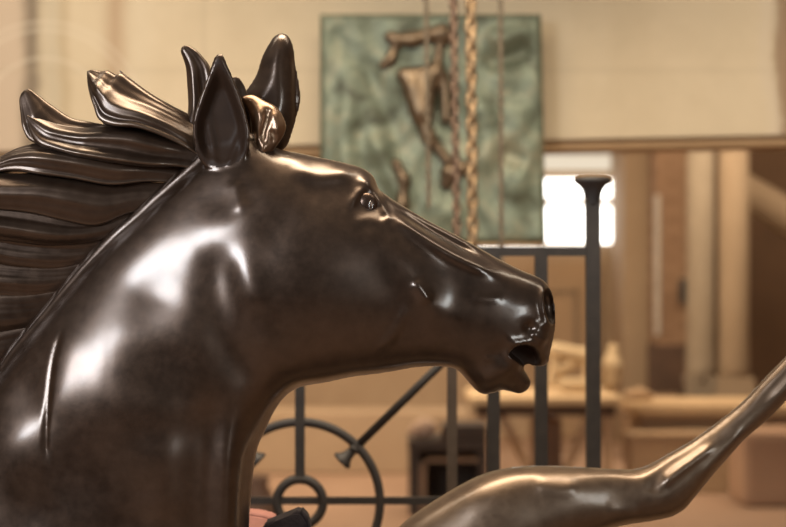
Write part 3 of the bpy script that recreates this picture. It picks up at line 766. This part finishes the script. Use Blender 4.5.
# slanting plaster beam at the right edge
bm = bmesh.new(); tube(bm, [P(735, 183, 14.3), P(763, 201, 14.3), P(786, 216, 14.3), P(830, 240, 14.3), P(900, 275, 14.3)], [15 * K * 14.3, 17 * K * 14.3, 19 * K * 14.3, 19 * K * 14.3, 18 * K * 14.3], 20)
o = from_bm('plaster_beam', bm, M_COL2, None, True); tag(o, 'pale slanting beam at the right edge beside the columns', 'beam')
# bench with box on the floor
DBN = 12.4
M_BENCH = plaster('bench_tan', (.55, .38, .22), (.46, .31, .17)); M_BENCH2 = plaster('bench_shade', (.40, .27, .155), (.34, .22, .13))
bn = empty('stone_bench', P(690, floor_y(DBN), DBN), 'long tan bench slab standing in front of the two columns', 'bench')
bm = bmesh.new(); pbox(bm, 632, 404, 900, 416, DBN, .7, .02); from_bm('seat', bm, M_BENCH, bn)
bm = bmesh.new(); pbox(bm, 640, 416, 895, 429, DBN + .06, .55); from_bm('apron', bm, M_BENCH2, bn)
for a in ((634, 650), (735, 752), (870, 888)):
    bm = bmesh.new(); pbox(bm, a[0], 429, a[1], floor_y(DBN + .08), DBN + .08, .5); from_bm('leg', bm, M_BENCH2, bn)
DBX = 12.1
cx = empty('wooden_crate', P(680, floor_y(DBX), DBX), 'pale tan crate on the floor under the bench, right of the gate post', 'crate')
bm = bmesh.new(); pbox(bm, 630, 437, 731, floor_y(DBX), DBX, .24, .01); from_bm('panel', bm, M_BENCH, cx)
bm = bmesh.new(); pbox(bm, 730, 436, 736, floor_y(DBX), DBX - .02, .26); from_bm('corner_shadow', bm, M_RECESS, cx)['label'] = 'dark strip for the shadow edge of the crate'  # shadow edge of the crate, made as a dark strip
bm = bmesh.new(); pbox(bm, 628, 434, 733, 439, DBX - .02, .28, .006); from_bm('lid', bm, M_BENCH2, cx)
DPX = 11.4
M_PB = simple('pink_block', (.40, .25, .16), (.36, .22, .14), .9, 0, 3)
o = bm = bmesh.new(); pbox(bm, 742, 432, 900, floor_y(DPX), DPX, .5, .05); o = from_bm('plaster_block', bm, M_PB); tag(o, 'pinkish brown block behind the raised bronze leg, right of the crate', 'block')
# trestle table
DT = 11.8
M_TT = plaster('table_top', (.62, .45, .27), (.53, .37, .21)); M_TD = simple('table_dark', (.12, .07, .04), (.08, .05, .03), .8); M_TB = simple('trestle_wood', (.55, .38, .23), (.46, .31, .18), .8)
tt = empty('trestle_table', P(555, floor_y(DT), DT), 'pale topped trestle table behind the gate bars with diagonal braces', 'table')
bm = bmesh.new(); pbox(bm, 470, 397, 622, 405, DT, .9, .01); from_bm('tabletop', bm, M_TT, tt)
bm = bmesh.new(); pbox(bm, 476, 405, 616, 416, DT + .05, .06); from_bm('apron', bm, M_TD, tt)
for x in (482, 608):
    bm = bmesh.new(); pbox(bm, x - 4, 405, x + 4, floor_y(DT + .12), DT + .12, .08); from_bm('leg', bm, M_TB, tt)
    bm = bmesh.new(); pbox(bm, x - 4, 405, x + 4, floor_y(DT + .7), DT + .7, .08); from_bm('leg', bm, M_TB, tt)
for x0_, x1_ in ((500, 533), (592, 562)):
    bm = bmesh.new(); tube(bm, [P(x0_, 411, DT + .2), P(x1_, 480, DT + .2)], 4.5 * K * DT, square=True); from_bm('brace', bm, M_TB, tt)
bm = bmesh.new(); pbox(bm, 478, 478, 612, 486, DT + .16, .08); from_bm('stretcher', bm, M_TB, tt)
bm = bmesh.new(); pbox(bm, 534, 420, 562, floor_y(DT + .4), DT + .4, .3, .01); o = from_bm('storage_box', bm, simple('brown_box', (.24, .14, .08), (.2, .115, .065), .85)); tag(o, 'brown box under the trestle table between the gate bars', 'box')
# plaster pieces on the table and bench
def rest(o, z):
    dz = z + .002 - min(v.co.z for v in o.data.vertices)
    for v in o.data.vertices: v.co.z += dz
    return o
M_CAST = plaster('cast_plaster', (.60, .46, .29), (.50, .37, .22), scale=4)
def blob(name, pts, d, label, cat, mat=M_CAST, k=10):
    """lumpy plaster cast: smooth union of swollen limbs (traced units, at distance d)"""
    P0 = np.array([p[:2] for s in pts for p in s[:2]]); rr = max(s[2] for s in pts)
    st_ = 1.6; lo = P0.min(0) - rr - 8; hi = P0.max(0) + rr + 8
    ax = np.arange(lo[0], hi[0], st_); ay = np.arange(lo[1], hi[1], st_); az = np.arange(-rr - 8, rr + 8, st_)
    x, y, z = np.meshgrid(ax, ay, az, indexing='ij'); f = None
    for a, b, r in pts:
        dx, dy = b[0] - a[0], b[1] - a[1]; Lq = dx * dx + dy * dy + 1e-6
        t = np.clip(((x - a[0]) * dx + (y - a[1]) * dy) / Lq, 0, 1)
        g = np.sqrt((x - a[0] - t * dx) ** 2 + (y - a[1] - t * dy) ** 2 + z * z) - r
        f = g if f is None else smin(f, g, k)
    Vb, Qb = surface_nets(f.astype(F32), (lo[0], lo[1], -rr - 8), st_); Vb = taubin(Vb, Qb, 3)
    s = K * d
    Wd = np.stack([(Vb[:, 0] - 393) * s, (d - D0) - Vb[:, 2] * s, ZC + (263.5 - Vb[:, 1]) * s], 1)
    o = from_data(name, Wd, Qb, mat); tag(o, label, cat); return o
rest(blob('plaster_cast', [((553, 351), (585, 357), 7), ((560, 372), (572, 366), 5), ((585, 357), (590, 378), 6), ((556, 357), (552, 385), 5), ((565, 386), (592, 387), 7)], DT + .4, 'pale reclining plaster cast on the trestle table beside the gate post', 'plaster cast', k=5), P(0, 397, DT).z)
rest(blob('plaster_bust', [((613, 352), (612, 368), 5), ((612, 370), (610, 386), 9)], DT + .5, 'small upright pale plaster piece on the table right of the gate post', 'plaster cast'), P(0, 397, DT).z)
rest(blob('rubble_pile', [((628, 397), (640, 397), 5), ((640, 393), (650, 398), 4)], DBN + .3, 'low brownish plaster lump at the left end of the bench', 'plaster lump', M_BENCH2, 6), P(0, 404, DBN).z)
bm = bmesh.new(); pbox(bm, 626, 396, 682, floor_y(14), 14.0, .3, .01); o = from_bm('low_chest', bm, simple('chest_brown', (.26, .16, .09), (.2, .12, .07), .85)); tag(o, 'low brown chest on the floor below the brick pier, behind the bench', 'chest')
# dark cabinet behind the gate
DK = 11.0
M_DK = simple('cabinet_dark', (.055, .035, .024), (.04, .026, .018), .7); M_DKF = simple('cabinet_frame', (.26, .165, .10), (.2, .125, .075), .7); M_DKI = simple('cabinet_inside', (.06, .04, .028), (.045, .03, .022), .9)
cb = empty('dark_cabinet', P(450, floor_y(DK), DK), 'dark open-fronted cabinet behind the gate bars with a pale rock on top', 'cabinet')
fy = floor_y(DK)
bm = bmesh.new(); pbox(bm, 408, 440, 487, 451, DK, .5, .01); from_bm('top', bm, M_DK, cb)
bm = bmesh.new(); pbox(bm, 409, 451, 419, fy, DK + .02, .46); from_bm('side_panel', bm, M_DK, cb)
bm = bmesh.new(); pbox(bm, 478, 451, 487, fy, DK + .02, .46); from_bm('side_panel', bm, M_DK, cb)
bm = bmesh.new(); pbox(bm, 419, 451, 478, fy, DK + .40, .06); from_bm('back_panel', bm, M_DKI, cb)
bm = bmesh.new(); pbox(bm, 420, 458, 426, fy, DK + .01, .05); pbox(bm, 420, 458, 478, 462, DK + .01, .05); from_bm('front_frame', bm, M_DKF, cb)['label'] = 'light brown frame'
bm = bmesh.new(); pbox(bm, 442, 425, 487, 439.8, DK + .001, .3, .01); o = from_bm('dark_crate', bm, M_DK); tag(o, 'flat dark crate on top of the dark cabinet, right of the pale rock', 'crate')
rest(blob('pale_rock', [((416, 434), (430, 432), 7), ((424, 430), (424, 434), 8)], DK + .1, 'pale pinkish rock lying on the dark cabinet behind the gate', 'rock', simple('pale_rock', (.50, .36, .27), (.40, .27, .19), .9, 0, 8), 6), P(0, 440, DK).z)
bm = bmesh.new(); lathe(bm, P(256, floor_y(9.6), 9.6), [(.05, 0), (.09, .02), (.12, .12), (.115, .24), (.08, .32), (.06, .36), (.075, .39), (.06, .4)], 24)
o = from_bm('clay_pot', bm, simple('pot_brown', (.14, .075, .045), (.1, .055, .035), .7), None, True); tag(o, 'dark brown pot on the floor behind the horse throat, left of the hub ring', 'pot')

#==RELIEF==
# ================================================================== GREEN RELIEF ON THE WALL
DR = 7.80
m, nt, b = newmat('verdigris')
geo = N(nt, 'ShaderNodeNewGeometry')
n1 = noise(nt, 5.5, 6, .65, geo.outputs['Position']); n1.inputs['Distortion'].default_value = 1.0
n2 = noise(nt, 30, 4, .6, geo.outputs['Position'])
mx = N(nt, 'ShaderNodeMath', operation='MULTIPLY_ADD'); mx.inputs[1].default_value = .3
nt.links.new(n2.outputs['Fac'], mx.inputs[0]); nt.links.new(n1.outputs['Fac'], mx.inputs[2])
r = ramp(nt, [(.44, (.05, .05, .032)), (.56, (.12, .132, .09)), (.66, (.165, .195, .14)), (.80, (.26, .255, .175))])
nt.links.new(mx.outputs[0], r.inputs['Fac']); nt.links.new(r.outputs['Color'], b.inputs['Base Color']); b.inputs['Roughness'].default_value = .5; b.inputs['Metallic'].default_value = .3
M_VERD = m
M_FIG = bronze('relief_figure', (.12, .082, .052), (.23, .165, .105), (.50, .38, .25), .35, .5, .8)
rel = empty('mounted_relief_panel', P(433, 243, DR), 'square green verdigris bronze relief panel mounted on the plaster wall', 'relief')
gx = np.linspace(320, 546, 100); gy = np.linspace(14.5, 243, 100)
GX, GY = np.meshgrid(gx, gy, indexing='ij')
rs = [([(335, 60), (350, 100), (345, 150), (360, 200)], 8, 4, 1), ([(370, 40), (375, 90), (395, 130), (400, 165)], 7, -3, 1), ([(365, 125), (385, 160), (410, 215)], 7, 4, 1),
      ([(480, 60), (500, 62), (540, 45)], 7, -6, 1), ([(485, 30), (505, 40), (540, 28)], 6, 4, 1), ([(470, 90), (490, 130), (480, 180)], 9, 4, 1), ([(510, 90), (525, 150), (515, 210)], 10, 4, 1),
      ([(440, 90), (455, 115), (450, 140)], 9, -5, 1), ([(500, 150), (530, 165)], 7, -4, 1), ([(340, 215), (360, 190), (380, 215)], 7, 3, 1), ([(420, 200), (440, 215), (470, 205)], 9, 3, 1)]
Bq = strokes_sum(GX.astype(F32), GY.astype(F32), rs)
Bq = 1.3 * Bq + 1.9 * np.sin(GX * .11 + 1.7 * np.sin(GY * .045)) * np.sin(GY * .08 + 1.3 * np.sin(GX * .06))
s = K * DR
def rel_w(x, y, q): return np.stack([(x - 393) * s, (DR - D0) - q * s, ZC + (263.5 - y) * s], -1)
edge = np.minimum(np.minimum(GX - 320, 546 - GX), np.minimum(GY - 14.5, 243 - GY)); e = sstep(0, 5, edge)
XS = GX - (545.5 - 540.5) * (1 - (GY - 14.5) / 228) * sstep(320, 546, GX) * 1.0
fr = rel_w(XS, GY, (5 + Bq) * e).reshape(-1, 3); bk_ = rel_w(XS, GY, np.full_like(GX, -6.0)).reshape(-1, 3)
n_ = 100; i, j = np.meshgrid(np.arange(n_ - 1), np.arange(n_ - 1), indexing='ij'); a = (i * n_ + j).ravel()
FFr = [np.stack([a, a + 1, a + n_ + 1, a + n_], 1), np.stack([a, a + n_, a + n_ + 1, a + 1], 1) + n_ * n_]
t = np.arange(n_ - 1)
for e0 in (t, (n_ - 1) * n_ + t): FFr.append(np.stack([e0, e0 + n_ * n_, e0 + 1 + n_ * n_, e0 + 1], 1))
for e0 in (t * n_, t * n_ + n_ - 1): FFr.append(np.stack([e0, e0 + n_ * n_, e0 + n_ + n_ * n_, e0 + n_], 1))
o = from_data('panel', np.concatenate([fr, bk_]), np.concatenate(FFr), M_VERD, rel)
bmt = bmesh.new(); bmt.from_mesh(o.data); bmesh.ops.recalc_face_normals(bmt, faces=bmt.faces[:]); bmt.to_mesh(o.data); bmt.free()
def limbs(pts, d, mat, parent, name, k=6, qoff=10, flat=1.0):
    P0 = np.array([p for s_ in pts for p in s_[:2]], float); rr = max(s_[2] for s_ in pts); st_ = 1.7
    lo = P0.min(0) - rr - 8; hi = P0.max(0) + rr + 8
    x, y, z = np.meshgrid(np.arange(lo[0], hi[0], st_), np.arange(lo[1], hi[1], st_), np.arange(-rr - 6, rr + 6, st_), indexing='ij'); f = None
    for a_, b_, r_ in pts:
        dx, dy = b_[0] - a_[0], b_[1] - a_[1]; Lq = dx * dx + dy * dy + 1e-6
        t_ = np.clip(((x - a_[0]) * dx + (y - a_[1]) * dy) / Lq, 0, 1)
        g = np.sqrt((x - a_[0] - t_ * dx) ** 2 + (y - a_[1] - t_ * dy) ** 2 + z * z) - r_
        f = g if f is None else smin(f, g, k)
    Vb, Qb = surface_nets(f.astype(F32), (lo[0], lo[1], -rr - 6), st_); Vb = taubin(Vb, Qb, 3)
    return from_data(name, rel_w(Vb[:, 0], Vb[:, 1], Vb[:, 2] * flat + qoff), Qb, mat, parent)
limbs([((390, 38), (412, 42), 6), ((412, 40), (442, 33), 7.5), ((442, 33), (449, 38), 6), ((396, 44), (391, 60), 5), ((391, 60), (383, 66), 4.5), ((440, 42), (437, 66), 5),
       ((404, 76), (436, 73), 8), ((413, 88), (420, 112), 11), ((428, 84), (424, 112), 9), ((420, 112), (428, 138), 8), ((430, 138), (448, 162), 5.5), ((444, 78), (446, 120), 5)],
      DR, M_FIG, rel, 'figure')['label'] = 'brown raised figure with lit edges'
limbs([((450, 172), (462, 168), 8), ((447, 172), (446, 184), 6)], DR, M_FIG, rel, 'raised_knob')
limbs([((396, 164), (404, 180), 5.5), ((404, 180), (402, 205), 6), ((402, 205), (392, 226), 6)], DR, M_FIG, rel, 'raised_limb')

#==CHAINS==
# ================================================================== HANGING CHAINS
def link_mesh(name, ln, wd, r, mat, seg=22, sec=8):
    bm = bmesh.new(); a = (ln - wd) / 2; R_ = wd / 2 - r; pts = []
    for i in range(seg):
        t_ = 2 * math.pi * i / seg; x = R_ * math.cos(t_); z = R_ * math.sin(t_) + (a if math.sin(t_) >= 0 else -a); pts.append((x, z))
    rings = []
    for i, (x, z) in enumerate(pts):
        nx, nz = pts[(i + 1) % seg][0] - pts[i - 1][0], pts[(i + 1) % seg][1] - pts[i - 1][1]; l_ = math.hypot(nx, nz); ox, oz = nz / l_, -nx / l_
        rings.append([bm.verts.new((x + ox * r * math.cos(b_), r * math.sin(b_), z + oz * r * math.cos(b_))) for b_ in (2 * math.pi * j_ / sec for j_ in range(sec))])
    for i in range(seg):
        A, B = rings[i], rings[(i + 1) % seg]
        for j_ in range(sec): bm.faces.new((A[j_], A[(j_ + 1) % sec], B[(j_ + 1) % sec], B[j_]))
    bmesh.ops.recalc_face_normals(bm, faces=bm.faces[:])
    me = bpy.data.meshes.new(name); bm.to_mesh(me); bm.free(); me.materials.append(mat)
    for p in me.polygons: p.use_smooth = True
    return me
M_BRASS = simple('brass_links', (.38, .26, .15), (.24, .16, .09), .5, .6, 20)
M_BRN = simple('brown_links', (.24, .16, .11), (.17, .11, .08), .5, .6, 20)
M_DIM = simple('dim_links', (.20, .16, .11), (.16, .12, .085), .6, .4, 20)
def chain(px0, px1, py1, d, ln_px, wd_px, r_px, mat, label, pitch=.65):
    kk = K * d; top = 3.35; bot = P(px1, py1, d)
    tpt = P(px0, 0, d); dirv = (Vector((tpt.x, tpt.y, tpt.z)) - bot).normalized()
    t = empty('hanging_chain', bot, label, 'chain', 'chains hanging before the relief')
    me = link_mesh('link', ln_px * kk, wd_px * kk, r_px * kk, mat)
    n = int((top - bot.z) / (ln_px * kk * pitch)) ; n = min(n, 98)
    for i_ in range(n):
        o_ = bpy.data.objects.new('link', me); link(o_, t)
        o_.location = dirv * (i_ * ln_px * kk * pitch); o_.rotation_euler = (0, math.atan2(dirv.x, dirv.z), (0.5 if i_ % 2 else 0.5 + math.pi / 2) + random.uniform(-.15, .15))
    # hook plate at the top so that the chain hangs from the beam
    return t
chain(470.5, 473, 262, 6.2, 19.0, 13.5, 3.1, M_BRASS, 'thick golden chain hanging before the right half of the relief')
chain(453.5, 457, 250, 6.4, 13, 10, 2.3, M_BRN, 'brown chain of medium links hanging just left of the thick golden chain')
chain(426, 429, 205, 6.6, 9, 6, 1.3, M_DIM, 'thin dark chain hanging before the middle of the relief, leftmost chain')
chain(500.5, 501.5, 262, 6.6, 9, 6, 1.3, M_DIM, 'thin dim chain hanging right of the thick golden chain, rightmost')
bm = bmesh.new(); box(bm, (.35, 6.3 - D0, 3.42), (1.6, .7, .14), .01); o = from_bm('hoist_beam', bm, M_IRON_BROWN); tag(o, 'brown hoist beam overhead that the chains hang from', 'beam')

#==LIGHT==
# ================================================================== LIGHT AND CAMERA
def area(name, loc, target, sx, sy, power, col):
    l = bpy.data.lights.new(name, 'AREA'); l.shape = 'RECTANGLE'; l.size = sx; l.size_y = sy; l.energy = power; l.color = col
    o = bpy.data.objects.new(name, l); o.location = loc
    o.rotation_euler = (Vector(target) - Vector(loc)).to_track_quat('-Z', 'Y').to_euler(); link(o); return o
area('window_light', (-2.6, -3.4, 2.9), (-.3, 0, 1.5), 1.25, 1.5, 150, (.88, .94, 1.0))
area('side_light', (2.3, -3.0, 2.0), (-.2, 0, 1.3), .55, 1.3, 26, (.9, .97, .97))  # added side lamp, placed for the throat highlight
area('overhead_warm', (-.1, .35, 4.1), (-.1, .1, 1.5), 1.7, 1.0, 85, (1.0, .80, .55))
area('wall_wash', (0, .6, 4.3), (0.2, 4.3, 2.5), 5.0, 1.2, 235, (1.0, .86, .66))
area('back_room', (1.5, 8.6, 3.7), (.8, 10.5, .6), 5, 2.5, 260, (1.0, .81, .58))
area('back_room_left', (-2.2, 7.4, 3.2), (-1.0, 11, .6), 3, 1.5, 175, (1.0, .80, .56))
w = bpy.data.worlds.new('world'); SC.world = w; w.use_nodes = True
nt = w.node_tree; bg = nt.nodes['Background']
tc = N(nt, 'ShaderNodeTexCoord'); sp = N(nt, 'ShaderNodeSeparateXYZ'); nt.links.new(tc.outputs['Generated'], sp.inputs[0])
mr = N(nt, 'ShaderNodeMapRange'); mr.inputs['From Min'].default_value = -1; mr.inputs['From Max'].default_value = 1; nt.links.new(sp.outputs['Z'], mr.inputs['Value'])
r = ramp(nt, [(.25, (.16, .10, .075)), (.5, (.24, .18, .14)), (.8, (.30, .25, .21))])
nt.links.new(mr.outputs[0], r.inputs['Fac']); nt.links.new(r.outputs['Color'], bg.inputs['Color']); bg.inputs['Strength'].default_value = .45

cam = bpy.data.cameras.new('camera'); cam.lens = 85; cam.sensor_width = 36
co = bpy.data.objects.new('camera', cam); co.location = (0, -D0, ZC); co.rotation_euler = (math.pi / 2, 0, 0); link(co)
cam.clip_end = 100; cam.dof.use_dof = True; cam.dof.focus_distance = D0 - .1; cam.dof.aperture_fstop = 2.8
SC.camera = co
SC.view_settings.view_transform = 'Standard'; SC.view_settings.look = 'None'; SC.view_settings.exposure = 0
